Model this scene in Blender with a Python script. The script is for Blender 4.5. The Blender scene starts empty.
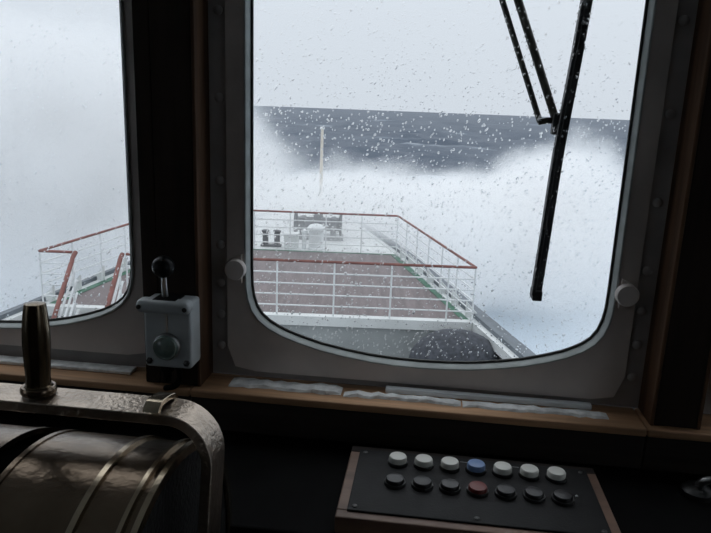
import bpy, bmesh, math, random
from mathutils import Vector, Matrix
random.seed(7)
S = bpy.context.scene
COL = S.collection
PI = math.pi

# ------------------------------------------------------------------ camera
CAM_Z = 1.55                       # eye height above the wheelhouse floor
cam = bpy.data.cameras.new('camera')
cam.sensor_width = 36.0
cam.lens = 36.0 * 656 / 711
cam.clip_start = 0.02
cam.clip_end = 30000
camo = bpy.data.objects.new('camera', cam)
COL.objects.link(camo)
camo.matrix_world = (Matrix.Translation((0, 0, CAM_Z)) @ Matrix.Rotation(PI/2 - math.radians(13.5), 4, 'X')
                     @ Matrix.Rotation(math.radians(2.2), 4, 'Z'))
S.camera = camo

# ------------------------------------------------------------------ sky: bright, even overcast
SKY_STRENGTH = 1.0
world = bpy.data.worlds.new('overcast_sky')
S.world = world
world.use_nodes = True
nt = world.node_tree
nt.nodes.clear()
w_out = nt.nodes.new('ShaderNodeOutputWorld')
w_bg = nt.nodes.new('ShaderNodeBackground')
w_tc = nt.nodes.new('ShaderNodeTexCoord')
w_sep = nt.nodes.new('ShaderNodeSeparateXYZ')
w_map = nt.nodes.new('ShaderNodeMapRange')
w_mix = nt.nodes.new('ShaderNodeMix'); w_mix.data_type = 'RGBA'
w_noise = nt.nodes.new('ShaderNodeTexNoise')
w_noise.inputs['Scale'].default_value = 2.2
w_noise.inputs['Detail'].default_value = 3
nt.links.new(w_tc.outputs['Generated'], w_sep.inputs[0])
nt.links.new(w_tc.outputs['Generated'], w_noise.inputs['Vector'])
w_add = nt.nodes.new('ShaderNodeMath'); w_add.operation = 'MULTIPLY_ADD'
w_add.inputs[1].default_value = 0.12; 
nt.links.new(w_noise.outputs['Fac'], w_add.inputs[0])
nt.links.new(w_sep.outputs['Z'], w_add.inputs[2])
nt.links.new(w_add.outputs[0], w_map.inputs['Value'])
w_map.inputs['From Min'].default_value = 0.0
w_map.inputs['From Max'].default_value = 1.0
w_mix.inputs['A'].default_value = (0.645, 0.705, 0.775, 1)
w_mix.inputs['B'].default_value = (1.02, 1.10, 1.19, 1)
nt.links.new(w_map.outputs['Result'], w_mix.inputs['Factor'])
nt.links.new(w_mix.outputs['Result'], w_bg.inputs['Color'])
w_bg.inputs['Strength'].default_value = SKY_STRENGTH
nt.links.new(w_bg.outputs[0], w_out.inputs[0])

# the sun is hidden behind the cloud deck: a very wide, soft lamp
sun = bpy.data.lights.new('veiled_sun', 'SUN')
sun.energy = 0.3
sun.angle = math.radians(70)
sun.color = (1.0, 0.98, 0.95)
suno = bpy.data.objects.new('veiled_sun', sun)
COL.objects.link(suno)
suno.rotation_euler = (math.radians(-32), math.radians(-14), 0)

S.view_settings.view_transform = 'Standard'
S.view_settings.look = 'None'
S.view_settings.exposure = 0.08
S.view_settings.gamma = 1.0
S.view_settings.use_curve_mapping = False
S.cycles.max_bounces = 16
S.cycles.diffuse_bounces = 8
S.cycles.glossy_bounces = 6
S.cycles.transmission_bounces = 8
S.cycles.transparent_max_bounces = 16
S.cycles.volume_bounces = 12
S.cycles.caustics_refractive = False
S.cycles.caustics_reflective = False
S.cycles.use_denoising = True
S.cycles.volume_step_rate = 1.0

# ------------------------------------------------------------------ frames of reference
# Ship: +Y forward, +X starboard.  The wheelhouse front is angled 6.3 degrees to the bow.
YAW = math.radians(6.3)
D0 = 1.05                          # inner face of the window pillars, metres ahead of the eye


def wl(u, n, z=0.0):
    """wheelhouse coordinates (u along the front, n ahead) to world"""
    return Vector((u*math.cos(YAW) + n*math.sin(YAW), -u*math.sin(YAW) + n*math.cos(YAW), z))


# ------------------------------------------------------------------ materials
def new_mat(name):
    m = bpy.data.materials.new(name)
    m.use_nodes = True
    return m, m.node_tree, m.node_tree.nodes['Principled BSDF']


def mat(name, col, rough=0.6, metal=0.0, var=0.15, scale=12.0, bump=0.0, bscale=60.0, spec=0.5, stretch=None, col2=None):
    m, t, b = new_mat(name)
    b.inputs['Roughness'].default_value = rough
    b.inputs['Metallic'].default_value = metal
    b.inputs['Specular IOR Level'].default_value = spec
    tc = t.nodes.new('ShaderNodeTexCoord')
    mp = t.nodes.new('ShaderNodeMapping')
    if stretch:
        mp.inputs['Scale'].default_value = stretch
    t.links.new(tc.outputs['Object'], mp.inputs['Vector'])
    nz = t.nodes.new('ShaderNodeTexNoise')
    nz.inputs['Scale'].default_value = scale
    nz.inputs['Detail'].default_value = 5
    t.links.new(mp.outputs[0], nz.inputs['Vector'])
    mx = t.nodes.new('ShaderNodeMix'); mx.data_type = 'RGBA'
    c2 = col2 or tuple(min(1, c*(1+var)) for c in col)
    c1 = col if col2 else tuple(c*(1-var) for c in col)
    mx.inputs['A'].default_value = (*c1, 1)
    mx.inputs['B'].default_value = (*c2, 1)
    mr = t.nodes.new('ShaderNodeMapRange')
    mr.inputs['From Min'].default_value = 0.35
    mr.inputs['From Max'].default_value = 0.65
    t.links.new(nz.outputs['Fac'], mr.inputs['Value'])
    t.links.new(mr.outputs[0], mx.inputs['Factor'])
    t.links.new(mx.outputs['Result'], b.inputs['Base Color'])
    if bump:
        n2 = t.nodes.new('ShaderNodeTexNoise')
        n2.inputs['Scale'].default_value = bscale
        n2.inputs['Detail'].default_value = 4
        t.links.new(mp.outputs[0], n2.inputs['Vector'])
        bp = t.nodes.new('ShaderNodeBump')
        bp.inputs['Strength'].default_value = bump
        bp.inputs['Distance'].default_value = 0.002
        t.links.new(n2.outputs['Fac'], bp.inputs['Height'])
        t.links.new(bp.outputs[0], b.inputs['Normal'])
    return m


M = {}
M['frame_paint'] = mat('grey_frame_paint', (0.40, 0.38, 0.37), 0.55, var=0.18, scale=9, bump=0.25)
M['sash_paint'] = mat('worn_sash_paint', (0.68, 0.615, 0.58), 0.5, var=0.15, scale=7, bump=0.25)
M['gasket'] = mat('pale_window_gasket', (0.50, 0.54, 0.53), 0.6, var=0.15, scale=25, bump=0.3)
M['seal'] = mat('dark_window_seal', (0.06, 0.06, 0.055), 0.7, var=0.2, scale=30)
M['pillar'] = mat('dark_varnished_pillar', (0.030, 0.020, 0.015), 0.65, var=0.3, scale=5, stretch=(8, 8, 0.8), spec=0.2)
M['wood'] = mat('brown_teak', (0.105, 0.055, 0.030), 0.6, var=0.3, scale=7, stretch=(9, 9, 0.7), bump=0.2, spec=0.3)
M['ledge_wood'] = mat('worn_ledge_teak', (0.46, 0.27, 0.15), 0.55, var=0.28, scale=6, stretch=(0.8, 9, 9), bump=0.2, spec=0.3)
M['fascia'] = mat('dark_fascia_wood', (0.028, 0.022, 0.019), 0.7, var=0.3, scale=6, stretch=(0.8, 9, 9), spec=0.25)
M['putty'] = mat('crusted_white_putty', (0.80, 0.81, 0.80), 0.8, var=0.22, scale=40, bump=0.8, bscale=120)
M['white_strip'] = mat('white_metal_strip', (0.84, 0.88, 0.91), 0.4, var=0.05, scale=10)
M['panel_wall'] = mat('cream_room_panel', (0.52, 0.49, 0.45), 0.6, var=0.10, scale=4, stretch=(5, 5, 0.6))
M['back_wall'] = mat('brown_back_panel', (0.10, 0.08, 0.07), 0.6, var=0.15, scale=4, stretch=(5, 5, 0.6))
M['ceiling'] = mat('ceiling_paint', (0.74, 0.73, 0.70), 0.7, var=0.06, scale=3)
M['floor'] = mat('floor_lino', (0.06, 0.05, 0.04), 0.6, var=0.2, scale=6)
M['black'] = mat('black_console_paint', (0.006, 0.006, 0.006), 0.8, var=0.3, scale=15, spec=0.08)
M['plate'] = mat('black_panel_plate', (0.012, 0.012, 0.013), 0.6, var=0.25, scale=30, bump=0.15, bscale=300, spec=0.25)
M['panel_wood'] = mat('panel_teak', (0.22, 0.135, 0.095), 0.5, var=0.25, scale=8, stretch=(1, 4, 4), bump=0.15)
M['brass'] = mat('dull_brass', (0.175, 0.132, 0.095), 0.24, metal=1.0, var=0.25, scale=14, bump=0.35, bscale=90)
M['brass_bright'] = mat('polished_brass', (0.55, 0.46, 0.34), 0.22, metal=1.0, var=0.15, scale=20, bump=0.2, bscale=60)
M['brass_worn'] = mat('hammered_worn_brass', (0.40, 0.335, 0.275), 0.32, metal=1.0, var=0.2, scale=30, bump=0.9, bscale=170)
M['cap_black'] = mat('crinkle_black', (0.02, 0.02, 0.02), 0.45, var=0.3, scale=60, bump=1.0, bscale=160)
M['grip'] = mat('dark_bronze_grip', (0.13, 0.10, 0.065), 0.22, metal=1.0, var=0.35, scale=18, stretch=(3, 3, 0.6))
M['white_box'] = mat('white_enamel_box', (0.52, 0.555, 0.565), 0.4, var=0.1, scale=14, bump=0.15)
M['ball'] = mat('black_bakelite', (0.006, 0.007, 0.008), 0.35, var=0.2, spec=0.2)
M['steel'] = mat('steel', (0.5, 0.5, 0.5), 0.35, metal=1.0, var=0.1)
M['dark_steel'] = mat('dark_steel', (0.09, 0.09, 0.09), 0.45, metal=1.0, var=0.2)
M['green_glass'] = mat('grey_green_lens', (0.16, 0.22, 0.20), 0.15, var=0.2, scale=60)
M['btn_white'] = mat('white_button', (0.86, 0.86, 0.80), 0.35, var=0.06)
M['btn_blue'] = mat('pale_blue_button', (0.22, 0.34, 0.60), 0.35, var=0.06)
M['btn_black'] = mat('black_button', (0.018, 0.018, 0.02), 0.35, var=0.2)
M['btn_red'] = mat('dark_red_button', (0.20, 0.03, 0.025), 0.35, var=0.1)
M['ring'] = mat('dark_bezel', (0.05, 0.05, 0.05), 0.4, metal=0.6, var=0.2)
M['wiper'] = mat('black_wiper', (0.016, 0.02, 0.022), 0.5, var=0.2, scale=40)
M['wiper_arm'] = mat('weathered_wiper_arm', (0.085, 0.085, 0.07), 0.5, var=0.5, scale=60, bump=0.5, bscale=200)
M['rail_red'] = mat('red_brown_rail', (0.22, 0.085, 0.070), 0.5, var=0.3, scale=3)
M['rail_white'] = mat('white_rail', (0.80, 0.82, 0.82), 0.5, var=0.06, scale=3)
M['deck'] = mat('wet_brown_deck', (0.195, 0.162, 0.162), 0.55, var=0.18, scale=2.0, stretch=(5, 0.4, 1), spec=0.3)
M['deck_edge'] = mat('green_waterway', (0.06, 0.17, 0.11), 0.5, var=0.25, scale=4)
M['ship_white'] = mat('ship_white_paint', (0.74, 0.76, 0.75), 0.5, var=0.08, scale=1.5)
M['hull_dark'] = mat('dark_hull_paint', (0.13, 0.15, 0.17), 0.5, var=0.2, scale=2)
M['bulkhead'] = mat('grey_green_bulkhead', (0.34, 0.36, 0.36), 0.6, var=0.08, scale=1.5)
M['canvas'] = mat('dark_wet_canvas', (0.055, 0.06, 0.072), 0.75, var=0.35, scale=14, bump=0.6, bscale=40)
M['windlass'] = mat('dark_windlass_paint', (0.05, 0.055, 0.06), 0.5, var=0.2, scale=4)


def glass_mat():
    m = bpy.data.materials.new('window_glass')
    m.use_nodes = True
    t = m.node_tree; t.nodes.clear()
    o = t.nodes.new('ShaderNodeOutputMaterial')
    mx = t.nodes.new('ShaderNodeMixShader'); mx.inputs[0].default_value = 0.03
    tr = t.nodes.new('ShaderNodeBsdfTransparent'); tr.inputs[0].default_value = (0.985, 0.987, 0.987, 1)
    gl = t.nodes.new('ShaderNodeBsdfGlossy'); gl.inputs['Roughness'].default_value = 0.02
    t.links.new(tr.outputs[0], mx.inputs[1]); t.links.new(gl.outputs[0], mx.inputs[2]); t.links.new(mx.outputs[0], o.inputs[0])
    return m


def water_drop_mat():
    m, t, b = new_mat('rain_water')
    b.inputs['Base Color'].default_value = (1, 1, 1, 1)
    b.inputs['Roughness'].default_value = 0.0
    b.inputs['IOR'].default_value = 1.33
    b.inputs['Transmission Weight'].default_value = 1.0
    return m


def sea_mat():
    m, t, b = new_mat('grey_storm_sea')
    N = t.nodes.new; L = t.links.new
    b.inputs['Roughness'].default_value = 0.42
    b.inputs['IOR'].default_value = 1.33
    b.inputs['Specular IOR Level'].default_value = 0.25
    geo = N('ShaderNodeNewGeometry')
    # churned water around the hull: distance from the bow, broken up by noise
    sub = N('ShaderNodeVectorMath'); sub.operation = 'SUBTRACT'; sub.inputs[1].default_value = (0, 20, -6)
    L(geo.outputs['Position'], sub.inputs[0])
    sc = N('ShaderNodeVectorMath'); sc.operation = 'MULTIPLY'; sc.inputs[1].default_value = (0.85, 1.0, 0.0)
    L(sub.outputs[0], sc.inputs[0])
    ln = N('ShaderNodeVectorMath'); ln.operation = 'LENGTH'
    L(sc.outputs[0], ln.inputs[0])
    n1 = N('ShaderNodeTexNoise'); n1.inputs['Scale'].default_value = 0.09; n1.inputs['Detail'].default_value = 6
    L(geo.outputs['Position'], n1.inputs['Vector'])
    ma = N('ShaderNodeMath'); ma.operation = 'MULTIPLY_ADD'; ma.inputs[1].default_value = 40.0
    L(n1.outputs['Fac'], ma.inputs[0]); L(ln.outputs['Value'], ma.inputs[2])
    mr = N('ShaderNodeMapRange'); mr.interpolation_type = 'SMOOTHSTEP'
    mr.inputs['From Min'].default_value = 62; mr.inputs['From Max'].default_value = 92
    mr.inputs['To Min'].default_value = 1; mr.inputs['To Max'].default_value = 0
    L(ma.outputs[0], mr.inputs['Value'])
    # whitecap streaks on the open sea
    mp = N('ShaderNodeMapping'); mp.inputs['Scale'].default_value = (0.016, 0.05, 0.0)
    L(geo.outputs['Position'], mp.inputs['Vector'])
    n2 = N('ShaderNodeTexNoise'); n2.inputs['Scale'].default_value = 1.0; n2.inputs['Detail'].default_value = 6; n2.inputs['Roughness'].default_value = 0.6
    L(mp.outputs[0], n2.inputs['Vector'])
    m2 = N('ShaderNodeMapRange'); m2.inputs['From Min'].default_value = 0.61; m2.inputs['From Max'].default_value = 0.74
    m2.inputs['To Max'].default_value = 0.65
    L(n2.outputs['Fac'], m2.inputs['Value'])
    mx = N('ShaderNodeMath'); mx.operation = 'MAXIMUM'
    L(mr.outputs[0], mx.inputs[0]); L(m2.outputs[0], mx.inputs[1])
    n3 = N('ShaderNodeTexNoise'); n3.inputs['Scale'].default_value = 0.02; n3.inputs['Detail'].default_value = 5
    L(geo.outputs['Position'], n3.inputs['Vector'])
    wm = N('ShaderNodeMix'); wm.data_type = 'RGBA'
    wm.inputs['A'].default_value = (0.036, 0.058, 0.092, 1); wm.inputs['B'].default_value = (0.084, 0.114, 0.158, 1)
    L(n3.outputs['Fac'], wm.inputs['Factor'])
    fm = N('ShaderNodeMix'); fm.data_type = 'RGBA'
    fm.inputs['B'].default_value = (0.66, 0.74, 0.81, 1)
    L(mx.outputs[0], fm.inputs['Factor']); L(wm.outputs['Result'], fm.inputs['A'])
    L(fm.outputs['Result'], b.inputs['Base Color'])
    n4 = N('ShaderNodeTexNoise'); n4.inputs['Scale'].default_value = 0.35; n4.inputs['Detail'].default_value = 8
    L(geo.outputs['Position'], n4.inputs['Vector'])
    bp = N('ShaderNodeBump'); bp.inputs['Strength'].default_value = 0.7; bp.inputs['Distance'].default_value = 0.6
    L(n4.outputs['Fac'], bp.inputs['Height']); L(bp.outputs[0], b.inputs['Normal'])
    return m


def spray_mat(blobs, color=(0.975, 0.988, 1.0)):
    """airborne spray: a scattering volume made of feathered lumps (centre, half sizes, density, noise size, noise amount)"""
    m = bpy.data.materials.new('bow_spray')
    m.use_nodes = True
    t = m.node_tree; t.nodes.clear()
    N = t.nodes.new; L = t.links.new
    o = N('ShaderNodeOutputMaterial')
    v = N('ShaderNodeVolumeScatter')
    v.inputs['Color'].default_value = (*color, 1)
    v.inputs['Anisotropy'].default_value = 0.0
    geo = N('ShaderNodeNewGeometry')
    nz = N('ShaderNodeTexNoise'); nz.inputs['Scale'].default_value = 0.30; nz.inputs['Detail'].default_value = 5; nz.inputs['Roughness'].default_value = 0.6
    L(geo.outputs['Position'], nz.inputs['Vector'])
    total = None
    for c, h, dens, amp, edge in blobs:
        sb = N('ShaderNodeVectorMath'); sb.operation = 'SUBTRACT'; sb.inputs[1].default_value = c
        L(geo.outputs['Position'], sb.inputs[0])
        dv = N('ShaderNodeVectorMath'); dv.operation = 'DIVIDE'; dv.inputs[1].default_value = h
        L(sb.outputs[0], dv.inputs[0])
        ln = N('ShaderNodeVectorMath'); ln.operation = 'LENGTH'
        L(dv.outputs[0], ln.inputs[0])
        ma = N('ShaderNodeMath'); ma.operation = 'MULTIPLY_ADD'; ma.inputs[1].default_value = amp
        L(nz.outputs['Fac'], ma.inputs[0]); L(ln.outputs['Value'], ma.inputs[2])
        mr = N('ShaderNodeMapRange'); mr.interpolation_type = 'SMOOTHSTEP'
        mr.inputs['From Min'].default_value = 1.0+amp*0.5; mr.inputs['From Max'].default_value = edge+amp*0.5
        mr.inputs['To Min'].default_value = 0.0; mr.inputs['To Max'].default_value = dens
        L(ma.outputs[0], mr.inputs['Value'])
        if total is None: total = mr.outputs[0]
        else:
            mx = N('ShaderNodeMath'); mx.operation = 'MAXIMUM'
            L(total, mx.inputs[0]); L(mr.outputs[0], mx.inputs[1]); total = mx.outputs[0]
    L(total, v.inputs['Density'])
    L(v.outputs[0], o.inputs['Volume'])
    return m


M['glass'] = glass_mat()
M['drops'] = water_drop_mat()
M['sea'] = sea_mat()


# ------------------------------------------------------------------ mesh helpers
def link(name, bm, material, parent=None, loc=None, rotz=None, smooth=False):
    bmesh.ops.recalc_face_normals(bm, faces=bm.faces[:])
    me = bpy.data.meshes.new(name)
    bm.to_mesh(me); bm.free()
    if smooth:
        for p in me.polygons:
            p.use_smooth = True
        try:
            me.set_sharp_from_angle(angle=math.radians(40))
        except Exception:
            pass
    me.materials.append(material)
    o = bpy.data.objects.new(name, me)
    COL.objects.link(o)
    if parent is not None:
        o.parent = parent
    if loc is not None:
        o.location = loc
    if rotz is not None:
        o.rotation_euler = (0, 0, rotz)
    return o


def tag(o, label=None, cat=None, group=None, kind=None):
    if label: o['label'] = label
    if cat: o['category'] = cat
    if group: o['group'] = group
    if kind: o['kind'] = kind
    return o


def empty(name, loc=(0, 0, 0), rotz=0.0):
    o = bpy.data.objects.new(name, None)
    o.empty_display_size = 0.05
    COL.objects.link(o)
    o.location = loc
    o.rotation_euler = (0, 0, rotz)
    return o


def copy_tree(o, parent=None):
    c = o.copy()
    COL.objects.link(c)
    c.parent = parent
    for ch in list(o.children):
        copy_tree(ch, c)
    return c


def box(bm, x0, x1, y0, y1, z0, z1, bevel=0.0, seg=2):
    r = bmesh.ops.create_cube(bm, size=1.0)
    for v in r['verts']:
        v.co = Vector((x0 + (v.co.x+.5)*(x1-x0), y0 + (v.co.y+.5)*(y1-y0), z0 + (v.co.z+.5)*(z1-z0)))
    if bevel > 0:
        es = list({e for v in r['verts'] for e in v.link_edges})
        bmesh.ops.bevel(bm, geom=es, offset=bevel, segments=seg, affect='EDGES', profile=0.5)
    return bm


def B(x0, x1, y0, y1, z0, z1, bevel=0.0, seg=2):
    return box(bmesh.new(), x0, x1, y0, y1, z0, z1, bevel, seg)


def lathe(bm, prof, seg=24, axis='Z', origin=(0, 0, 0)):
    """prof: list of (radius, height); closed with caps"""
    ox, oy, oz = origin
    rings = []
    for r, h in prof:
        ring = []
        for k in range(seg):
            a = 2*PI*k/seg
            c, s = r*math.cos(a), r*math.sin(a)
            p = {'Z': (c, s, h), 'Y': (c, h, s), 'X': (h, c, s)}[axis]
            ring.append(bm.verts.new((p[0]+ox, p[1]+oy, p[2]+oz)))
        rings.append(ring)
    for a, b in zip(rings, rings[1:]):
        for k in range(seg):
            bm.faces.new((a[k], a[(k+1) % seg], b[(k+1) % seg], b[k]))
    bm.faces.new(rings[0][::-1]); bm.faces.new(rings[-1])
    return bm


def tube(bm, pts, r, seg=8, closed=False, flat=None):
    """swept tube; flat=(w,h,upvector) gives a rectangular strap section"""
    pts = [Vector(p) for p in pts]
    n = len(pts)
    rings = []
    up = None
    for i in range(n):
        if closed:
            d = pts[(i+1) % n] - pts[i-1]
        else:
            d = pts[min(i+1, n-1)] - pts[max(i-1, 0)]
        d.normalize()
        if flat:
            a = flat[2].copy(); a = (a - d*a.dot(d)).normalized()
        else:
            if up is None:
                ref = Vector((0, 0, 1)) if abs(d.z) < 0.9 else Vector((1, 0, 0))
                a = (ref - d*ref.dot(d)).normalized()
            else:
                a = (up - d*up.dot(d)).normalized()
            up = a
        b = d.cross(a)
        if flat:
            w, h = flat[0]/2, flat[1]/2
            e = min(w, h)*0.16
            sec = [(w-e, h), (-w+e, h), (-w, h-e), (-w, -h+e), (-w+e, -h), (w-e, -h), (w, -h+e), (w, h-e)]
            ring = [bm.verts.new(pts[i] + a*p + b*q) for p, q in sec]
        else:
            rr = r[i] if isinstance(r, (list, tuple)) else r
            ring = [bm.verts.new(pts[i] + a*rr*math.cos(2*PI*k/seg) + b*rr*math.sin(2*PI*k/seg)) for k in range(seg)]
        rings.append(ring)
    m = len(rings[0])
    for i in range(n if closed else n-1):
        a, b = rings[i], rings[(i+1) % n]
        for k in range(m):
            bm.faces.new((a[k], a[(k+1) % m], b[(k+1) % m], b[k]))
    if not closed:
        bm.faces.new(rings[0][::-1]); bm.faces.new(rings[-1])
    return bm


def T(pts, r, seg=8, **k):
    return tube(bmesh.new(), pts, r, seg, **k)


def prism(bm, poly, y0, y1):
    """poly in (x,z), extruded along y"""
    a = [bm.verts.new((x, y0, z)) for x, z in poly]
    b = [bm.verts.new((x, y1, z)) for x, z in poly]
    n = len(poly)
    bm.faces.new(a); bm.faces.new(b[::-1])
    for i in range(n):
        bm.faces.new((a[i], b[i], b[(i+1) % n], a[(i+1) % n]))
    return bm


def ray_poly(poly, c, ang):
    d = (math.cos(ang), math.sin(ang)); best = None
    n = len(poly)
    for i in range(n):
        x1, z1 = poly[i][0]-c[0], poly[i][1]-c[1]
        x2, z2 = poly[(i+1) % n][0]-c[0], poly[(i+1) % n][1]-c[1]
        ex, ez = x2-x1, z2-z1
        den = d[0]*ez - d[1]*ex
        if abs(den) < 1e-12: continue
        t = (x1*ez - z1*ex)/den
        s = (x1*d[1] - z1*d[0])/den
        if t > 0 and -1e-6 <= s <= 1+1e-6 and (best is None or t < best): best = t
    return (c[0]+d[0]*best, c[1]+d[1]*best)


def ring_plate(bm, outer, inner, c, y0, y1, n=96):
    """flat plate between two outlines (x,z), thickness y0..y1"""
    angs = [2*PI*k/n for k in range(n)]
    angs += [math.atan2(z-c[1], x-c[0]) % (2*PI) for x, z in outer if len(outer) <= 12]
    angs = sorted(set(round(a, 6) for a in angs))
    O = [ray_poly(outer, c, a) for a in angs]; I = [ray_poly(inner, c, a) for a in angs]
    mk = lambda P, y: [bm.verts.new((x, y, z)) for x, z in P]
    o0, o1, i0, i1 = mk(O, y0), mk(O, y1), mk(I, y0), mk(I, y1)
    m = len(angs)
    for k in range(m):
        j = (k+1) % m
        bm.faces.new((o0[k], o0[j], i0[j], i0[k])); bm.faces.new((o1[j], o1[k], i1[k], i1[j]))
        bm.faces.new((o0[j], o0[k], o1[k], o1[j])); bm.faces.new((i0[k], i0[j], i1[j], i1[k]))
    return bm


def bez(pts, n=8):
    """Catmull-Rom through pts"""
    P = [Vector(p) for p in pts]; out = []
    for i in range(len(P)-1):
        p0, p1, p2, p3 = P[max(i-1, 0)], P[i], P[i+1], P[min(i+2, len(P)-1)]
        for k in range(n):
            t = k/n
            out.append(0.5*((2*p1) + (p2-p0)*t + (2*p0-5*p1+4*p2-p3)*t*t + (3*p1-p0-3*p2+p3)*t**3))
    out.append(P[-1])
    return out


# ================================================================== THE WHEELHOUSE
PITCH_W = 0.850          # window spacing
HALF = 0.385             # half width of a window bay
LEDGE_Z = 1.058
TOP_Z = 1.98
ROOM_U = 2.22
ROOM_BACK = -2.1
CEIL = 2.15


def struct(name, bm, m, parent=None, label=None, smooth=False):
    o = link(name, bm, m, parent, None, None if parent else -YAW, smooth)
    if parent is None: o['kind'] = 'structure'
    if label: o['label'] = label
    return o


struct('floor', B(-ROOM_U, ROOM_U, ROOM_BACK, 1.16, -0.06, 0.0), M['floor'], label='dark wheelhouse floor under the consoles')
struct('ceiling', B(-ROOM_U, ROOM_U, ROOM_BACK, 1.16, CEIL, CEIL+0.06), M['ceiling'], label='painted wheelhouse ceiling above the windows')
struct('wall_back', B(-ROOM_U, ROOM_U, ROOM_BACK-0.06, ROOM_BACK, 0, CEIL), M['back_wall'], label='brown panelled wall behind the watch keeper')
for sd, nm, lab, wn in ((-1, 'wall_left', 'cream panelled port side wall', 6), (1, 'wall_right', 'cream panelled starboard side wall', 7)):
    wa, wb = ROOM_BACK, 1.16
    x0 = sd*ROOM_U if sd > 0 else -ROOM_U-0.06
    bm = bmesh.new()                                                   # wall pieces round the opening
    for a, b, c, d in ((wa, wb, 0, 1.0), (wa, wb, 1.90, CEIL), (wa, -1.05, 1.0, 1.90), (-0.05, wb, 1.0, 1.90)):
        box(bm, x0, x0+0.06, a, b, c, d)
    struct(nm, bm, M['panel_wall'], label=lab)
    wn_ = empty('window_%d' % wn, (0, 0, 0), -YAW)  # side window added out of view to brighten the interior
    tag(wn_, 'unseen side window added for room light in the ' + lab, kind='structure')
    xi = x0 if sd > 0 else x0+0.06
    for a, b, c, d in ((-1.09, -0.01, 0.96, 1.0), (-1.09, -0.01, 1.90, 1.94), (-1.09, -1.05, 1.0, 1.90), (-0.05, -0.01, 1.0, 1.90)):
        link('casing', B(min(xi, xi-sd*0.02), max(xi, xi-sd*0.02), a, b, c, d, 0.002), M['wood'], wn_)
    link('glass_pane', B(x0+0.027, x0+0.033, -1.05, -0.05, 1.0, 1.90), M['glass'], wn_)
wf = struct('wall_front', B(-ROOM_U, ROOM_U, D0+0.015, 1.16, 0, LEDGE_Z-0.012), M['fascia'], label='dark front wall below the window ledge')
struct('header', B(-ROOM_U, ROOM_U, D0, 1.16, TOP_Z, CEIL), M['pillar'], wf, label='dark header board over the windows')

# ledge: teak boards along the foot of the windows, fascia board below, butted under the pillars
led = empty('trim_1', (0, 0, 0), -YAW)
tag(led, 'worn brown teak ledge running along the foot of the windows', kind='structure')
cuts = [-ROOM_U, -1.26, -0.40, 0.378, 1.26, ROOM_U]
for a, b in zip(cuts, cuts[1:]):
    link('ledge_board', B(a+0.0008, b-0.0008, D0-0.017, D0+0.067, LEDGE_Z-0.014, LEDGE_Z, 0.003), M['ledge_wood'], led)
    link('fascia_board', B(a+0.0008, b-0.0008, D0-0.012, D0+0.015, LEDGE_Z-0.075, LEDGE_Z-0.0145, 0.002), M['fascia'], led)

# pillars between the windows
tn = 2
for k in (-2, -1, 0, 1):
    uc = (k+0.5)*PITCH_W
    hw = PITCH_W/2 - HALF
    p = empty('trim_%d' % tn, (0, 0, 0), -YAW); tn += 1
    tag(p, 'dark timber pillar with brown edge boards between two wheelhouse windows', kind='structure')
    link('post', B(uc-hw+0.006, uc+hw-0.006, D0, 1.16, LEDGE_Z, TOP_Z, 0.002), M['pillar'], p)
    if k == -1:
        link('cover_board', B(uc-hw-0.022, uc-hw+0.0055, D0, D0+0.05, LEDGE_Z, TOP_Z, 0.002), M['pillar'], p)
    for s in ((1,) if k == -1 else (-1, 1)):
        e = uc + s*(hw-0.003)
        link('edge_board', B(e-0.003, e+0.003, D0-0.001, D0+0.085, LEDGE_Z, TOP_Z, 0.001, 1), M['wood'], p)
for s in (-1, 1):
    e0, e1 = sorted((s*(2*PITCH_W+HALF), s*ROOM_U))
    p = struct('trim_%d' % tn, B(e0, e1, D0, 1.16, LEDGE_Z, TOP_Z, 0.002), M['pillar'],
               label='dark corner post of the wheelhouse front, ' + ('starboard' if s > 0 else 'port') + ' end'); tn += 1

# window outline: straight sides, swept bottom with rounded corners (same at the top)
half = [(0, 1.1100), (0.045, 1.1110), (0.09, 1.1140), (0.14, 1.1210), (0.18, 1.1285), (0.22, 1.1395), (0.25, 1.1500),
        (0.275, 1.1625), (0.292, 1.1760), (0.303, 1.1920), (0.309, 1.2100), (0.3125, 1.2320), (0.3135, 1.2700)]
right = half + [(x, 3.04-z) for x, z in half[::-1]]
outline = right + [(-x, z) for x, z in right[::-1][1:-1]]
WC = (0.0, 1.52)


def scaled(off):
    """outline grown by off metres"""
    n = len(outline); out = []
    for i in range(n):
        a, b = Vector(outline[i-1]), Vector(outline[(i+1) % n])
        d = (b-a).normalized(); nn = Vector((d.y, -d.x))
        out.append((outline[i][0]+nn.x*off, outline[i][1]+nn.y*off))
    return out


def rrect(hw, z0, z1, r, n=5):
    P = []
    for cx, cz, a0 in ((hw-r, z0+r, -PI/2), (hw-r, z1-r, 0), (-hw+r, z1-r, PI/2), (-hw+r, z0+r, PI)):
        for k in range(n+1):
            a = a0 + PI/2*k/n
            P.append((cx+r*math.cos(a), cz+r*math.sin(a)))
    return P


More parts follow.
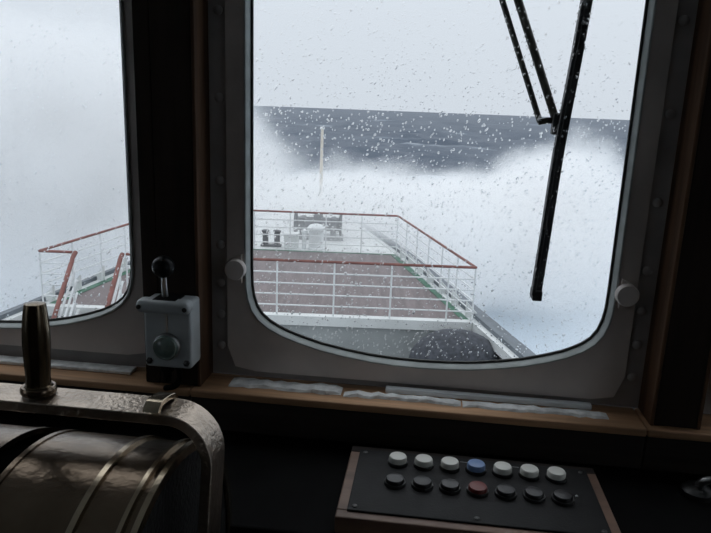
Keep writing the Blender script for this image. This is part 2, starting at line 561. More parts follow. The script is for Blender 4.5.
def build_window(n):
    w = empty('window_%d' % n, (0, 0, 0), -YAW)
    w['kind'] = 'structure'
    bm = ring_plate(bmesh.new(), [(-HALF, LEDGE_Z), (HALF, LEDGE_Z), (HALF, TOP_Z), (-HALF, TOP_Z)], rrect(0.340, 1.094, 1.955, 0.03), WC, D0+0.066, D0+0.105)
    f = link('outer_frame', bm, M['frame_paint'], w)
    for s in (-1, 1):
        for z in (1.115, 1.175, 1.235, 1.305, 1.42, 1.56, 1.70, 1.84):
            link('frame_bolt', lathe(bmesh.new(), [(0.008, 0), (0.008, -0.003), (0.005, -0.0055), (0.001, -0.006)], 12, 'Y', (s*0.3675, D0+0.066, z)), M['frame_paint'], f, smooth=True)
    bm = ring_plate(bmesh.new(), rrect(0.354, 1.070, 1.967, 0.035), scaled(0.0087), WC, D0+0.060, D0+0.080)
    bmesh.ops.bevel(bm, geom=[e for e in bm.edges if len(e.link_faces) == 2 and e.calc_face_angle(0) > 1.2 and all(abs(v.co.y-(D0+0.060)) < 1e-5 for v in e.verts)], offset=0.002, segments=2, affect='EDGES')
    s_ = link('sash', bm, M['sash_paint'], w, smooth=True)
    # pale moulded gasket round the glass and the black seal inside it
    bm = bmesh.new()
    prof = ((0.0, 0.0735), (0.0003, 0.068), (0.0028, 0.059), (0.0050, 0.0555), (0.0072, 0.0555), (0.0085, 0.058), (0.0085, 0.0735))
    loops = [[bm.verts.new((x, D0+wy, z)) for x, z in scaled(of)] for of, wy in prof]
    nn = len(outline)
    for a, b in zip(loops, loops[1:]+loops[:1]):
        for q in range(nn): bm.faces.new((a[q], a[(q+1) % nn], b[(q+1) % nn], b[q]))
    link('gasket', bm, M['gasket'], w, smooth=True)
    bm = ring_plate(bmesh.new(), scaled(0.0), scaled(-0.0040), WC, D0+0.070, D0+0.074, 160)
    link('seal', bm, M['seal'], w)
    bm = prism(bmesh.new(), scaled(0.0), D0+0.074, D0+0.080)
    link('glass_pane', bm, M['glass'], w)
    # round hold-back discs on lugs at both sides of the sash, wedged towards the glass
    for s in (-1, 1):
        lug = prism(bmesh.new(), [(s*0.3250, 1.240), (s*0.334, 1.243), (s*0.346, 1.252), (s*0.346, 1.281), (s*0.334, 1.288), (s*0.3250, 1.292)], D0+0.050, D0+0.0595)
        lo = link('lug', lug, M['sash_paint'], w)
        link('disc', lathe(bmesh.new(), [(0.0185, D0+0.050), (0.0185, D0+0.040), (0.017, D0+0.037), (0.004, D0+0.036)], 32, 'Y', (s*0.334, 0, 1.2665)), M['sash_paint'], lo, smooth=True)
    # worn white strip along the foot of the frame
    return w


w0 = build_window(1)
w0['label'] = 'square window with rounded swept lower corners, wiper outside'
names = {-2: 4, -1: 2, 1: 3, 2: 5}
labs = {-2: 'rounded window at the port end of the wheelhouse front', -1: 'rounded window beyond the pillar with the white lever box',
        1: 'rounded window beyond the starboard pillar', 2: 'rounded window at the starboard end of the wheelhouse front'}
for k in (-1, 1, -2, 2):
    c = copy_tree(w0)
    c.name = 'window_%d' % names[k]
    c.location = wl(k*PITCH_W, 0)
    c['label'] = labs[k]
    if k == -1:                    # this sash sits a little higher and has no disc on the pillar side
        for ch in list(c.children):
            if not ch.name.startswith('outer_frame'): ch.location.z += 0.012
            if ch.name.startswith('lug') and sum(v.co.x for v in ch.data.vertices) > 0:
                for g in list(ch.children): bpy.data.objects.remove(g)
                bpy.data.objects.remove(ch)


# rain on the outside of the glass
def in_poly(x, z, P):
    r = False; j = len(P)-1
    for i in range(len(P)):
        if (P[i][1] > z) != (P[j][1] > z) and x < (P[j][0]-P[i][0])*(z-P[i][1])/(P[j][1]-P[i][1])+P[i][0]: r = not r
        j = i
    return r


def raindrops(count, seed, label, k):
    rnd = random.Random(seed)
    P = scaled(-0.005)
    verts = []; faces = []
    Y = D0+0.0803
    placed = 0
    while placed < count:
        x = rnd.uniform(-0.31, 0.31); z = rnd.uniform(1.11, 1.80)
        if not in_poly(x, z, P): continue
        big = rnd.random()
        r = 0.00062 + 0.00075*rnd.random() + (0.0008*rnd.random() if big > 0.7 else 0) + (0.0006 if big > 0.97 else 0)
        el = rnd.uniform(1.0, 1.7)
        if big > 0.985: el = rnd.uniform(1.8, 2.6)
        an = rnd.gauss(-0.45, 0.3)
        ca, sa = math.cos(an), math.sin(an)
        hgt = r*rnd.uniform(0.32, 0.58)
        b0 = len(verts); seg = 8
        for rr, hh in ((1.0, 0.0), (0.85, 0.5), (0.5, 0.87)):
            for q in range(seg):
                a = 2*PI*q/seg
                lx, lz = r*rr*math.cos(a), r*el*rr*math.sin(a)*(1.15 if math.sin(a) < 0 else 0.9)
                verts.append((x+lx*ca-lz*sa, Y+hgt*hh, z+lx*sa+lz*ca))
        verts.append((x, Y+hgt, z))
        for ri in range(2):
            for q in range(seg):
                faces.append((b0+ri*seg+q, b0+ri*seg+(q+1) % seg, b0+(ri+1)*seg+(q+1) % seg, b0+(ri+1)*seg+q))
        for q in range(seg): faces.append((b0+2*seg+q, b0+2*seg+(q+1) % seg, b0+3*seg))
        faces.append(tuple(b0+q for q in range(seg))[::-1])
        placed += 1
    me = bpy.data.meshes.new('raindrops')
    me.from_pydata(verts, [], faces); me.update()
    for p in me.polygons: p.use_smooth = len(p.vertices) < 8
    me.materials.append(M['drops'])
    o = bpy.data.objects.new('raindrops', me); COL.objects.link(o)
    o.location = wl(k*PITCH_W, 0, 0.012 if k == -1 else 0); o.rotation_euler = (0, 0, -YAW)
    tag(o, label, 'raindrops', kind='stuff')


raindrops(4800, 3, 'clear raindrops scattered over the window behind the wiper', 0)
raindrops(3000, 5, 'clear raindrops scattered over the window beyond the lever box pillar', -1)

raindrops(2600, 9, 'clear raindrops scattered over the window beyond the starboard pillar', 1)

# putty crust and loose white strips on the ledge
bm = bmesh.new()
rnd = random.Random(2)


def crust(u0, u1, n0, n1, h, seed, name, label, mm):
    rnd = random.Random(seed); bm = bmesh.new()
    N_ = max(8, int((u1-u0)/0.012))
    rows = []
    for i in range(N_+1):
        u = u0+(u1-u0)*i/N_
        e0, e1 = rnd.uniform(-0.003, 0.003), rnd.uniform(-0.003, 0.003)
        hh = h*rnd.uniform(0.6, 1.2)*(0.35 if i in (0, N_) else 1)
        pr = [(n0+e0, 0), (n0+e0+0.003, hh*0.8), ((n0+n1)/2, hh), (n1+e1-0.003, hh*0.8), (n1+e1, 0)]
        rows.append([bm.verts.new((u, D0+a, LEDGE_Z+0.0003+b)) for a, b in pr])
    for a, b in zip(rows, rows[1:]):
        for q in range(5):
            bm.faces.new((a[q], a[(q+1) % 5], b[(q+1) % 5], b[q]))
    bm.faces.new(rows[0]); bm.faces.new(rows[-1][::-1])
    o = link(name, bm, mm, None, None, -YAW)
    tag(o, label, 'putty')
    return o


crust(-0.338, -0.135, 0.012, 0.046, 0.007, 1, 'putty_crust', 'crumbling white putty crust on the teak ledge beside the lever box pillar', M['putty'])
crust(-0.130, 0.075, 0.010, 0.032, 0.006, 4, 'putty_crust', 'grey white putty crust on the ledge below the middle of the wiper window', M['putty'])
crust(0.078, 0.322, 0.008, 0.032, 0.005, 8, 'putty_crust', 'grey white putty crust on the ledge below the wiper tip', M['putty'])
o = link('white_strip', B(-0.058, 0.300, D0+0.038, D0+0.052, LEDGE_Z+0.0003, LEDGE_Z+0.010, 0.002), M['white_strip'], None, None, -YAW)
tag(o, 'clean white metal strip lying on the ledge against the window frame', 'strip')
o = link('white_strip', B(-0.99, -0.527, D0+0.022, D0+0.050, LEDGE_Z+0.0003, LEDGE_Z+0.007, 0.002), M['putty'], None, None, -YAW)
tag(o, 'pale grey strip lying on the ledge behind the brass lever grip', 'strip')

# ------------------------------------------------------------------ console desk
con = empty('console', wl(0, 0), -YAW)
tag(con, 'black console desk below the window ledge', 'console')
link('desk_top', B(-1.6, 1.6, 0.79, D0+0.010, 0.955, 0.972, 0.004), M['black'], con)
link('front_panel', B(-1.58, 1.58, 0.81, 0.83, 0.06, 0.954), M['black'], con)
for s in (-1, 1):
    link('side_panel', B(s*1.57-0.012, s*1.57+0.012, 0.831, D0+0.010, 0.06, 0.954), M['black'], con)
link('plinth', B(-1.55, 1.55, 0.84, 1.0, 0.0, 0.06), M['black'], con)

# ------------------------------------------------------------------ push-button panel
PZ = 0.9722
bp_ = empty('button_panel', wl(0.093, 0.90, PZ), -YAW)
tag(bp_, 'black push-button panel in a teak frame on the console desk', 'control panel')
hw, hd, fw = 0.197, 0.101, 0.019
fz = 0.026
link('frame_rail', B(-hw, hw, -hd, -hd+fw, 0, fz, 0.002), M['panel_wood'], bp_)
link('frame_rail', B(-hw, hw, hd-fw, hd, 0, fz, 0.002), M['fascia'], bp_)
for s in (-1, 1):
    link('frame_stile', B(min(s*hw, s*(hw-fw)), max(s*hw, s*(hw-fw)), -hd+fw, hd-fw, 0, fz, 0.002), M['panel_wood'], bp_)
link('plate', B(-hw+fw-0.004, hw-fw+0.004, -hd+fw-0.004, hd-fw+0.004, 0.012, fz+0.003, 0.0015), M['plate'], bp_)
pt = fz+0.003


def button(x, y, cap, h, nm):
    b = link('push_button', lathe(bmesh.new(), [(0.0142, pt), (0.0142, pt+h-0.003), (0.0128, pt+h-0.0008), (0.008, pt+h), (0.001, pt+h)], 28, 'Z', (x, y, 0)), M[cap], bp_, smooth=True)
    b['label'] = nm + ' push button'
    link('bezel', lathe(bmesh.new(), [(0.0165, pt), (0.0165, pt+0.003), (0.0158, pt+0.0045), (0.0146, pt+0.0045)], 28, 'Z', (x, y, 0)), M['ring'], b, smooth=True)


for i in range(7):
    x = -0.118 + i*0.0412
    button(x, 0.052, 'btn_blue' if i == 3 else 'btn_white', 0.014, 'pale blue' if i == 3 else 'white')
    button(x-0.001, -0.008, 'btn_red' if i == 3 else 'btn_black', 0.011, 'dark red' if i == 3 else 'black')
for x, y in ((-0.172, -0.076), (0.172, -0.076), (-0.172, 0.076), (0.172, 0.076), (0.0, -0.076)):
    link('screw', lathe(bmesh.new(), [(0.004, pt), (0.004, pt+0.001), (0.002, pt+0.0018), (0.0005, pt+0.0018)], 10, 'Z', (x, y, 0)), M['dark_steel'], bp_)
for x0, x1 in ((-0.018, -0.004), (0.004, 0.018), (0.035, 0.075)):
    link('legend_strip', B(x0, x1, 0.0735, 0.0745, pt, pt+0.0004), M['steel'], bp_)
link('indicator_lamp', lathe(bmesh.new(), [(0.0022, pt), (0.0022, pt+0.002), (0.0008, pt+0.0035)], 10, 'Z', (0.151, 0.004, 0)), M['steel'], bp_, smooth=True)

# small chromed switch handle on the desk, starboard of the panel
sw = empty('switch_handle', wl(0.452, 0.995, PZ), -YAW)
tag(sw, 'small dark metal switch handle on the console under the starboard pillar', 'switch')
link('base', lathe(bmesh.new(), [(0.024, 0), (0.024, 0.008), (0.018, 0.014), (0.009, 0.016)], 24), M['dark_steel'], sw, smooth=True)
link('lever', T(bez([(0, 0, 0.014), (0.006, -0.006, 0.028), (0.026, -0.012, 0.034), (0.05, -0.014, 0.032)]), 0.0065, 10), M['steel'], sw, smooth=True)

# ------------------------------------------------------------------ brass engine telegraph
tel = empty('engine_telegraph', wl(-0.426, 0.590, 0.0), -YAW)
tag(tel, 'brass drum engine telegraph with a bail lever and upright grip', 'telegraph')
AX = 0.99; RD = 0.192


def drum_shell(x0, x1, r, a0=-35, a1=215, th=0.006, seg=64):
    bm = bmesh.new(); rows = []
    for i in range(seg+1):
        a = math.radians(a0+(a1-a0)*i/seg); c, s = math.cos(a), math.sin(a)
        rows.append([bm.verts.new((x, rr*c, AX+rr*s)) for x, rr in ((x0, r), (x1, r), (x1, r-th), (x0, r-th))])
    for a, b in zip(rows, rows[1:]):
        for q in range(4): bm.faces.new((a[q], a[(q+1) % 4], b[(q+1) % 4], b[q]))
    bm.faces.new(rows[0]); bm.faces.new(rows[-1][::-1])
    return bm


for x0, x1, s in ((0.017, 0.176, 1), (-0.176, -0.017, -1)):
    d = link('drum', drum_shell(x0, x1, RD), M['brass'], tel, smooth=True)
    xm = x0+0.098 if s > 0 else x1-0.098
    link('rib', drum_shell(xm-0.003, xm+0.003, RD+0.0035, th=0.0032), M['brass_bright'], d, smooth=True)
    xe = x1 if s > 0 else x0
    link('rim', drum_shell(xe-0.003, xe+0.003, RD+0.005, th=0.011), M['brass_bright'], d, smooth=True)
    link('rim', drum_shell(xe-s*0.015-0.0022, xe-s*0.015+0.0022, RD+0.004, th=0.0035), M['brass_bright'], d, smooth=True)
    xs = x0 if s > 0 else x1
    link('rim', drum_shell(xs-0.003, xs+0.003, RD+0.0015, th=0.007), M['brass'], d, smooth=True)
    xi = xe - s*0.020
    link('end_cap', lathe(bmesh.new(), [(RD-0.008, min(xi, xi+s*0.018)), (RD-0.008, max(xi, xi+s*0.018))], 64, 'X', (0, 0, AX)), M['cap_black'], tel)
link('core', lathe(bmesh.new(), [(RD-0.022, -0.155), (RD-0.022, 0.155)], 48, 'X', (0, 0, AX)), M['black'], tel)
# bail lever: a flat strap over the drum, rounded at the ends, arms down to the pivots
tilt = math.radians(12)
RB = 0.2335


def bl(x, r):
    return Vector((x, r*math.sin(tilt), AX+r*math.cos(tilt)))


XB = 0.208; RC = 0.050
path = [bl(-XB, 0.0), bl(-XB, 0.07)]
path += [bl(-XB+RC-RC*math.cos(a), RB-RC+RC*math.sin(a)) for a in [PI/2*k/10 for k in range(11)]]
path += [bl(x, RB) for x in (-0.1, 0, 0.1)]
path += [bl(XB-RC+RC*math.sin(a), RB-RC+RC*math.cos(a)) for a in [PI/2*k/10 for k in range(11)]]
path += [bl(XB, 0.07), bl(XB, 0.0)]
ydir = Vector((0, math.cos(tilt), -math.sin(tilt)))
bail = link('lever_bail', tube(bmesh.new(), path, 0, flat=(0.044, 0.012, Vector((0, 1, 0)))), M['brass_worn'], tel, smooth=True)
cl = [bl(0.146, RB+0.004) - ydir*0.027, bl(0.146, RB+0.010) - ydir*0.024, bl(0.146, RB+0.014) - ydir*0.014, bl(0.146, RB+0.014) + ydir*0.014, bl(0.146, RB+0.008) + ydir*0.024]
link('pointer_clip', tube(bmesh.new(), bez(cl, 5), 0, flat=(0.018, 0.006, Vector((1, 0, 0)))), M['brass_bright'], bail, smooth=True)
for s in (-1, 1):
    link('pivot_boss', lathe(bmesh.new(), [(0.03, s*0.176), (0.03, s*0.218), (0.022, s*0.226), (0.006, s*0.228)], 24, 'X', (0, 0, AX)), M['brass'], tel, smooth=True)
# upright turned grip on the bail
gb = bl(0.002, RB+0.007)
tl = math.radians(3)
prof = [(0.0165, 0), (0.0172, 0.004), (0.0165, 0.009), (0.0135, 0.011), (0.0128, 0.020), (0.0140, 0.040), (0.0148, 0.058), (0.0143, 0.076), (0.0128, 0.092), (0.0117, 0.101), (0.0112, 0.104), (0.004, 0.1055)]
bm = lathe(bmesh.new(), prof, 32)
bmesh.ops.transform(bm, matrix=Matrix.Translation(gb) @ Matrix.Rotation(-tl, 4, 'X'), verts=bm.verts[:])
gr = link('grip', bm, M['grip'], bail, smooth=True)
bm = lathe(bmesh.new(), [(0.0178, 0.0005), (0.0192, 0.003), (0.0192, 0.007), (0.0178, 0.0095)], 32)
bmesh.ops.transform(bm, matrix=Matrix.Translation(gb) @ Matrix.Rotation(-tl, 4, 'X'), verts=bm.verts[:])
link('collar', bm, M['brass'], gr, smooth=True)
link('pedestal', B(-0.15, 0.15, -0.11, 0.11, 0.02, AX-0.12, 0.01), M['black'], tel)
link('foot', B(-0.19, 0.19, -0.15, 0.15, 0.0, 0.02, 0.004), M['brass'], tel)

# ------------------------------------------------------------------ white lever box on the pillar
lb = empty('lever_box', wl(-0.4235, D0, 1.110), -YAW)
tag(lb, 'white enamel lever box with black ball lever screwed to the pillar', 'control box')
link('housing', B(-0.041, 0.041, -0.050, -0.001, 0.0, 0.118, 0.006, 3), M['white_box'], lb, smooth=True)
lip = link('top_lip', B(-0.047, 0.044, -0.068, -0.038, 0.100, 0.123, 0.009, 3), M['white_box'], lb, smooth=True)
link('slot', B(-0.020, 0.020, -0.060, -0.018, 0.1195, 0.1238, 0.001, 1), M['black'], lip)
for x in (-0.040, 0.038):
    link('lip_screw', lathe(bmesh.new(), [(0.004, -0.0675), (0.004, -0.0695), (0.001, -0.070)], 12, 'Y', (x, 0, 0.1115)), M['dark_steel'], lip)
st = link('lever', T([(-0.006, -0.038, 0.118), (-0.006, -0.041, 0.140), (-0.005, -0.044, 0.164)], [0.0055, 0.005, 0.0042], 12), M['steel'], lb, smooth=True)
bm = bmesh.new(); bmesh.ops.create_uvsphere(bm, u_segments=28, v_segments=18, radius=0.0185)
for v in bm.verts: v.co = v.co*1.0 + Vector((-0.005, -0.045, 0.176))
link('ball_knob', bm, M['ball'], st, smooth=True)
kn = link('lens_knob', lathe(bmesh.new(), [(0.0215, -0.049), (0.0215, -0.060), (0.0195, -0.063), (0.017, -0.0625), (0.014, -0.064), (0.006, -0.0665), (0.001, -0.067)], 32, 'Y', (0.000, 0, 0.040)), M['green_glass'], lb, smooth=True)
link('lens_ring', lathe(bmesh.new(), [(0.0235, -0.0492), (0.0235, -0.056), (0.0218, -0.0585)], 32, 'Y', (0.000, 0, 0.040)), M['steel'], kn, smooth=True)
for x in (-0.032, 0.033):
    link('bolt', lathe(bmesh.new(), [(0.0055, -0.0495), (0.0055, -0.0535), (0.001, -0.055)], 6, 'Y', (x, 0, 0.012)), M['dark_steel'], lb)
link('seam', B(-0.0015, 0.0015, -0.0515, -0.0495, 0.064, 0.099), M['steel'], lb)
link('cable_gland', lathe(bmesh.new(), [(0.012, 0.001), (0.012, -0.014), (0.008, -0.018), (0.006, -0.034)], 16, 'Z', (-0.012, -0.025, 0)), M['black'], lb, smooth=True)
link('cable', T(bez([(0.012, -0.036, 0.001), (0.014, -0.036, -0.02), (0.004, -0.030, -0.040), (-0.02, -0.018, -0.052)]), 0.005, 10), M['black'], lb, smooth=True)

# ------------------------------------------------------------------ wiper outside the window
WY = D0+0.118
wp = empty('window_wiper', wl(0, WY), -YAW)
tag(wp, 'black wiper with twin parallel arms parked upright outside the window', 'wiper')
A1 = Vector((0.068, 0, 1.80)); A2 = Vector((0.093, 0, 1.80))
E1 = Vector((0.176, 0, 1.540)); E2 = Vector((0.201, 0, 1.546))
link('arm', T([A1, A1.lerp(E1, 0.5), E1], 0.0050, 10), M['wiper_arm'], wp, smooth=True)
link('arm', T([A2, A2.lerp(E2, 0.5), E2], 0.0068, 10), M['wiper_arm'], wp, smooth=True)
link('bracket', T([E1+Vector((-0.003, 0, 0)), E1.lerp(E2, 0.5), E2+Vector((0.010, 0, -0.002))], 0, flat=(0.010, 0.007, Vector((0, 0, 1)))), M['wiper_arm'], wp)
bm = B(0.196, 0.214, -0.012, 0.010, 1.520, 1.556, 0.003)
link('clamp', bm, M['wiper'], wp)
b0, b1, b2 = Vector((0.232, 0, 1.79)), Vector((0.2105, 0, 1.50)), Vector((0.1975, 0, 1.243))
bpath = bez([b0, b0.lerp(b1, 0.5)+Vector((0.001, 0, 0)), b1, b1.lerp(b2, 0.55), b2], 6)
bl_ = link('blade', tube(bmesh.new(), [p+Vector((0, -0.010, 0)) for p in bpath], 0, flat=(0.0165, 0.020, Vector((1, 0, 0)))), M['wiper'], wp, smooth=True)
link('rubber_edge', tube(bmesh.new(), [p+Vector((-0.007, -0.024, 0)) for p in bpath], 0, flat=(0.006, 0.010, Vector((1, 0, 0)))), M['wiper'], bl_)
bm = B(-0.0085, 0.0085, -0.029, 0.004, -0.010, 0.008, 0.002)
bmesh.ops.translate(bm, vec=b2, verts=bm.verts[:])
link('end_clip', bm, M['wiper'], bl_)
link('spindle_box', B(0.05, 0.14, -0.004, 0.05, 1.80, 1.87, 0.006), M['wiper_arm'], wp)
link('mounting', B(0.085, 0.105, -0.006, 0.045, 1.868, 2.00, 0.003), M['wiper_arm'], wp)

# ================================================================== THE BOW
DZ = -2.22               # foredeck height
CX = -1.78               # ship's centreline
YN, YF = 11.6, 17.25     # aft rail and forward rail
HN, HF = 3.97, 2.86      # half widths there
SL = (HF-HN)/(YF-YN)


def hwid(y):
    return HN + SL*(y-YN)


def slab(bm, pts, z0, z1):
    a = [bm.verts.new((x, y, z0)) for x, y in pts]; b = [bm.verts.new((x, y, z1)) for x, y in pts]
    bm.faces.new(a[::-1]); bm.faces.new(b)
    n = len(pts)
    for i in range(n): bm.faces.new((a[i], a[(i+1) % n], b[(i+1) % n], b[i]))
    return bm


YB = 25.2                # stem
bow = [(CX-HN, YN), (CX+HN, YN), (CX+HF, YF), (CX+1.75, 21.5), (CX+0.5, 24.6), (CX, YB), (CX-0.5, 24.6), (CX-1.75, 21.5), (CX-HF, YF)]
dk = link('foredeck', slab(bmesh.new(), [(CX-HN+.16, YN+.12), (CX+HN-.16, YN+.12), (CX+HF-.16, YF), (CX-HF+.16, YF)], DZ-0.10, DZ), M['deck'])
tag(dk, 'wet brown planked foredeck inside the railing', kind='structure')
link('forecastle_deck', slab(bmesh.new(), [(CX+HF, YF+0.001), (CX+1.75, 21.5), (CX+0.5, 24.6), (CX, YB), (CX-0.5, 24.6), (CX-1.75, 21.5), (CX-HF, YF+0.001)], DZ-0.10, DZ-0.005), M['ship_white'], dk)  # its white also stands in for spray haze over this deck
for s in (-1, 1):
    link('waterway', slab(bmesh.new(), [(CX+s*(HN-.16), YN+.12), (CX+s*(HN-.02), YN+.12), (CX+s*(HF-.02), YF), (CX+s*(HF-.16), YF)], DZ-0.10, DZ+0.012), M['deck_edge'], dk)
link('waterway', slab(bmesh.new(), [(CX-HF+.16, YF-.08), (CX+HF-.16, YF-.08), (CX+HF-.16, YF), (CX-HF+.16, YF)], DZ-0.02, DZ+0.012), M['deck_edge'], dk)
link('edge_coaming', slab(bmesh.new(), [(CX-HN, YN-0.06), (CX+HN, YN-0.06), (CX+HN, YN+.12), (CX-HN, YN+.12)], DZ-0.16, DZ+0.02), M['ship_white'], dk)
LZ = -3.50               # well deck
link('bulkhead', B(CX-HN+.05, CX+HN-.05, YN, YN+0.08, LZ, DZ-0.16), M['bulkhead'], dk)
link('well_deck', slab(bmesh.new(), [(CX-hwid(3), 3), (CX+hwid(3), 3), (CX+HN, YN), (CX-HN, YN)], LZ-0.1, LZ), M['bulkhead'], dk)

# hull sides with white gunwale cap and dark rubbing strake
hull = empty('hull', (CX, YN, DZ))
tag(hull, 'white gunwale and dark hull sides of the ship', kind='structure')
for s in (-1, 1):
    line = [(CX+s*hwid(y), y) for y in (3, YN, YF)] + [(CX+s*1.78, 21.5), (CX+s*0.52, 24.6), (CX+s*0.05, YB)]

    def strip(o0, o1, z0, z1, nm, mm):
        bm = bmesh.new(); rows = []
        for x, y in line:
            rows.append([bm.verts.new((x+s*a-CX, y-YN, z-DZ)) for a, z in ((o0, z0), (o1, z0), (o1, z1), (o0, z1))])
        for a, b in zip(rows, rows[1:]):
            for q in range(4): bm.faces.new((a[q], a[(q+1) % 4], b[(q+1) % 4], b[q]))
        bm.faces.new(rows[0]); bm.faces.new(rows[-1][::-1])
        link(nm, bm, mm, hull)
    strip(0.0, 0.30, DZ-0.14, DZ+0.02, 'gunwale', M['ship_white'])
    strip(0.30, 0.52, DZ-0.22, DZ-0.02, 'rubbing_strake', M['hull_dark'])
    strip(0.30, 0.42, -8.0, DZ-0.22, 'hull_side', M['hull_dark'])
    strip(0.12, 0.20, DZ-0.02, DZ+0.10, 'toe_rail', M['hull_dark'])
    for k in range(7):
        y = YN+0.3+k*0.82; x = CX+s*(hwid(y)+0.05)
        bm = bmesh.new()
        a = [bm.verts.new((x-CX+q, y-YN+e, z)) for e in (-0.05, 0.05) for q, z in ((s*-0.06, 0.02), (s*0.22, 0.02), (s*-0.06, 0.32))]
        bm.faces.new(a[:3]); bm.faces.new(a[3:][::-1])
        for i, j in ((0, 1), (1, 2), (2, 0)): bm.faces.new((a[i], a[j], a[3+j], a[3+i]))
        link('stay_bracket', bm, M['ship_white'], hull)

# railing round the foredeck: red top rail, four white rails, white posts; gap for the stair to port
ral = empty('deck_railing', (CX, YN, DZ))
tag(ral, 'white ship railing with a red top rail round the brown foredeck', 'railing')
TOPH = 1.05
GAP0, GAP1 = -5.16, -4.17
PN, SN = CX-HN, CX+HN
runs = [[(GAP0, YN), (PN, YN), (CX-HF, YF), (CX+HF, YF), (SN, YN), (GAP1, YN)]]
run = [Vector((x-CX, y-YN, 0)) for x, y in runs[0]]
for a, b in zip(run, run[1:]):
    link('top_rail', T([a+Vector((0, 0, TOPH)), b+Vector((0, 0, TOPH))], 0.026, 8), M['rail_red'], ral, smooth=True)
    for h in (0.21, 0.42, 0.625, 0.83):
        link('rail', T([a+Vector((0, 0, h)), b+Vector((0, 0, h))], 0.0145, 6), M['rail_white'], ral, smooth=True)
    ln = (b-a).length; n = max(1, round(ln/1.02))
    for k in range(n+1 if (b-run[-1]).length < 1e-6 or True else n):
        if k == 0 and a is not run[0]: continue
        p = a.lerp(b, k/n)
        if b is run[-1] and k < n:
            p = a + (b-a).normalized()*(0.48+1.045*(k-1))
        link('post', T([p+Vector((0, 0, 0.0)), p+Vector((0, 0, TOPH-0.02))], 0.017, 6), M['rail_white'], ral, smooth=True)

# companion stair from the foredeck down to the well deck
stair = empty('companion_stair', ((GAP0+GAP1)/2, YN-0.1, LZ))
tag(stair, 'steep ship stair with red handrails at the port gap in the railing', 'stair')
rise = DZ-LZ
sx = (GAP1-GAP0)/2 - 0.07
run_l = 1.38
for s in (-1, 1):
    link('handrail', T([(s*sx, 0.1, rise+TOPH), (s*sx, 0.0, rise+TOPH-0.05), (s*sx, -run_l, TOPH-0.1)], 0.042, 8), M['rail_red'], stair, smooth=True)
    link('stringer', T([(s*sx*0.9, 0.02, rise-0.05), (s*sx*0.9, -run_l, 0.02)], 0, flat=(0.05, 0.18, Vector((1, 0, 0)))), M['ship_white'], stair)
    for d in (0.25, 0.5, 0.75):
        link('guard_rail', T([(s*sx, 0.06, rise+TOPH-d), (s*sx, -run_l, TOPH-0.1-d)], 0.022, 6), M['rail_white'], stair, smooth=True)
    for f in (0.05, 0.5, 0.95):
        link('stair_post', T([(s*sx, -run_l*f, rise*(1-f)-0.02), (s*sx, -run_l*f, rise*(1-f)+TOPH-0.1)], 0.022, 6), M['rail_white'], stair, smooth=True)
for k in range(6):
    f = (k+0.5)/6
    link('tread', B(-sx*0.88, sx*0.88, -run_l*f-0.11, -run_l*f+0.11, rise*(1-f)-0.02, rise*(1-f)+0.02), M['deck'], stair)

# white mushroom ventilator and small white locker at the forward rail
vt = empty('mushroom_ventilator', (-1.10, 17.62, DZ))
tag(vt, 'white mushroom ventilator standing at the forward rail', 'ventilator')
link('trunk', lathe(bmesh.new(), [(0.235, 0), (0.235, 0.04), (0.205, 0.06), (0.205, 0.52)], 28), M['rail_white'], vt, smooth=True)
link('hood', lathe(bmesh.new(), [(0.19, 0.52), (0.255, 0.525), (0.26, 0.58), (0.19, 0.655), (0.06, 0.69), (0.01, 0.692)], 28), M['rail_white'], vt, smooth=True)
link('side_pipe', lathe(bmesh.new(), [(0.06, 0), (0.06, 0.42), (0.085, 0.43), (0.085, 0.50), (0.03, 0.53)], 16, 'Z', (-0.33, 0.0, 0)), M['rail_white'], vt, smooth=True)
lk = empty('deck_locker', (-1.78, 17.62, DZ))
tag(lk, 'small white deck locker beside the mushroom ventilator', 'locker')
link('body', B(-0.19, 0.19, -0.15, 0.15, 0, 0.36, 0.02), M['ship_white'], lk)
link('lid', B(-0.21, 0.21, -0.17, 0.17, 0.36, 0.42, 0.02), M['ship_white'], lk)
bo = empty('bollard', (-2.35, 17.75, DZ))
tag(bo, 'dark twin mooring bollard inside the forward rail', 'bollard')
link('base', B(-0.28, 0.28, -0.11, 0.11, 0, 0.05, 0.01), M['windlass'], bo)
for s in (-1, 1):
    link('post', lathe(bmesh.new(), [(0.08, 0.05), (0.08, 0.38), (0.105, 0.40), (0.105, 0.44), (0.04, 0.46)], 18, 'Z', (s*0.16, 0, 0)), M['windlass'], bo, smooth=True)
wd = empty('anchor_windlass', (-1.15, 19.2, DZ))
tag(wd, 'dark anchor windlass half hidden in spray behind the ventilator', 'windlass')
link('drum', lathe(bmesh.new(), [(0.34, -0.7), (0.34, -0.64), (0.2, -0.60), (0.2, -0.15), (0.30, -0.12), (0.30, 0.12), (0.2, 0.15), (0.2, 0.60), (0.34, 0.64), (0.34, 0.70)], 24, 'X', (0, 0, 0.42)), M['windlass'], wd, smooth=True)
for x in (-0.45, 0.45):
    link('bearing', B(x-0.08, x+0.08, -0.28, 0.28, 0, 0.62, 0.04), M['windlass'], wd)
link('bedplate', B(-0.75, 0.75, -0.4, 0.4, 0, 0.06, 0.01), M['windlass'], wd)
js = empty('jackstaff', (-1.40, 24.4, DZ))
tag(js, 'thin pale jackstaff standing at the stem', 'flagstaff')
link('pole', T([(0, 0, 0), (0, 0, 3.0)], [0.065, 0.05], 10), mat('pale_pole_paint', (0.72, 0.66, 0.58), 0.5, var=0.05), js, smooth=True)
link('truck', lathe(bmesh.new(), [(0.05, 3.0), (0.085, 3.02), (0.085, 3.06), (0.02, 3.10)], 12), M['rail_white'], js, smooth=True)
link('foot_socket', lathe(bmesh.new(), [(0.14, 0), (0.14, 0.05), (0.10, 0.08), (0.10, 0.3)], 12), M['ship_white'], js, smooth=True)

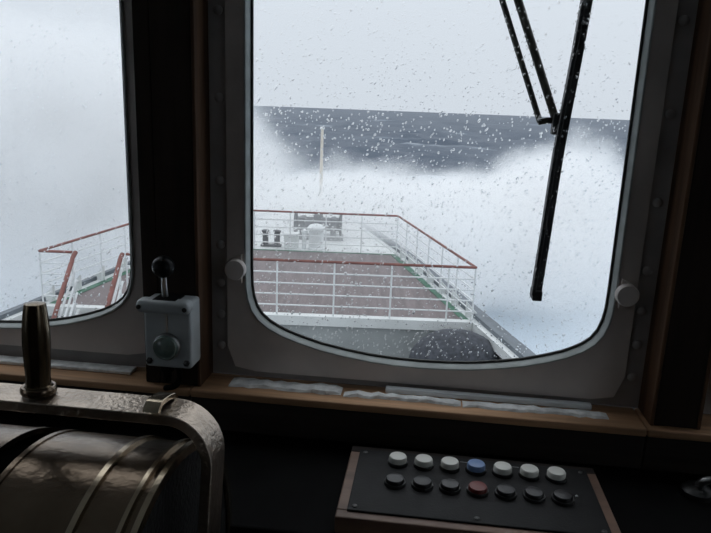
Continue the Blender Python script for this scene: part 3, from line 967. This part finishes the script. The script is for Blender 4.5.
# rounded canvas-covered winch on the well deck under the starboard corner
cv = empty('covered_winch', (1.78, 10.70, LZ))
tag(cv, 'dark wet canvas cover rounded over a winch below the deck edge', 'cover')
bm = bmesh.new(); seg = 40; rows = []
for i in range(15):
    t_ = i/14
    if t_ < 0.45: r, h = 0.80-0.02*t_, t_/0.45*0.80
    else:
        a = (t_-0.45)/0.55*PI/2; r, h = 0.79*math.cos(a)**0.9+0.004, 0.80+0.62*math.sin(a)
    rows.append([bm.verts.new((r*math.cos(2*PI*k/seg)*(1+0.012*math.sin(9*2*PI*k/seg)), 0.72*r*math.sin(2*PI*k/seg), h)) for k in range(seg)])
for a, b in zip(rows, rows[1:]):
    for k in range(seg): bm.faces.new((a[k], a[(k+1) % seg], b[(k+1) % seg], b[k]))
bm.faces.new(rows[0][::-1]); bm.faces.new(rows[-1])
link('canvas', bm, M['canvas'], cv, smooth=True)
link('lashing', tube(bmesh.new(), [(0.815*math.cos(2*PI*k/40), 0.60*math.sin(2*PI*k/40), 0.35) for k in range(40)], 0.015, 6, closed=True), M['hull_dark'], cv, smooth=True)

# ================================================================== THE SEA
SEA_Z = -6.2
verts = []; faces = []
NR, NT = 230, 420
waves = []
rw = random.Random(11)
for lam, amp in ((70, 0.75), (46, 0.55), (31, 0.40), (20, 0.28), (13, 0.18), (9, 0.12), (6.5, 0.08)):
    for q in range(2):
        th = PI/2 + rw.gauss(0.15, 0.45)
        waves.append((2*PI/lam*math.cos(th), 2*PI/lam*math.sin(th), amp, rw.uniform(0, 6.28)))
for i in range(NR+1):
    r = 6.0*(9000/6.0)**(i/NR)
    fade = min(1.0, max(0.0, (r-30)/40)) * min(1.0, max(0.0, (2500-r)/1500)) + 0.10
    for k in range(NT):
        a = 2*PI*k/NT
        x, y = r*math.cos(a), r*math.sin(a)+10
        h = 0
        for kx, ky, am, ph in waves:
            s = math.sin(kx*x+ky*y+ph)
            h += am*(1-2*abs(s)**1.3)*0.6
        verts.append((x, y, h*min(fade, 1.0)))
for i in range(NR):
    for k in range(NT):
        faces.append((i*NT+k, i*NT+(k+1) % NT, (i+1)*NT+(k+1) % NT, (i+1)*NT+k))
faces.append(tuple(range(NT))[::-1])
me = bpy.data.meshes.new('sea'); me.from_pydata(verts, [], faces); me.update()
for p in me.polygons: p.use_smooth = True
me.materials.append(M['sea'])
sea = bpy.data.objects.new('sea', me); COL.objects.link(sea)
sea.location = (0, 0, SEA_Z)
tag(sea, 'dark grey blue storm sea with white foam around the bow', 'sea', kind='stuff')

# ------------------------------------------------------------------ spray thrown up by the bow
M['spray'] = spray_mat([
    ((3.0, 29.0, -7.4), (17.0, 7.5, 7.0), 1.2, 0.55, 0.78),      # sheet across the bow
    ((-1.4, 22.9, -3.2), (8.5, 7.3, 2.9), 1.1, 0.40, 0.30),      # spray falling on the forecastle
    ((-14.5, 28.5, -4.0), (13.4, 8.0, 9.6), 1.0, 0.5, 0.72),     # tall plume to port
    ((9.2, 29.5, -7.0), (5.3, 6.0, 8.1), 1.2, 0.55, 0.76),       # hump to starboard
    ((10.5, 21.0, -6.6), (7.0, 10.0, 3.6), 0.35, 0.5, 0.30),     # low drift along the starboard side
    ((-13.5, 20.5, -6.6), (8.0, 9.0, 6.0), 0.4, 0.5, 0.30),      # low drift along the port side
    ((-1.8, 20.0, -2.8), (8.0, 10.0, 3.6), 0.045, 0.4, 0.20),    # thin mist over the foredeck
])
sp = link('spray_cloud', B(-34, 22, 9.8, 40, SEA_Z+0.7, 9.5), M['spray'])
tag(sp, 'white spray bursting over the bow, tallest to port', 'spray', kind='stuff')
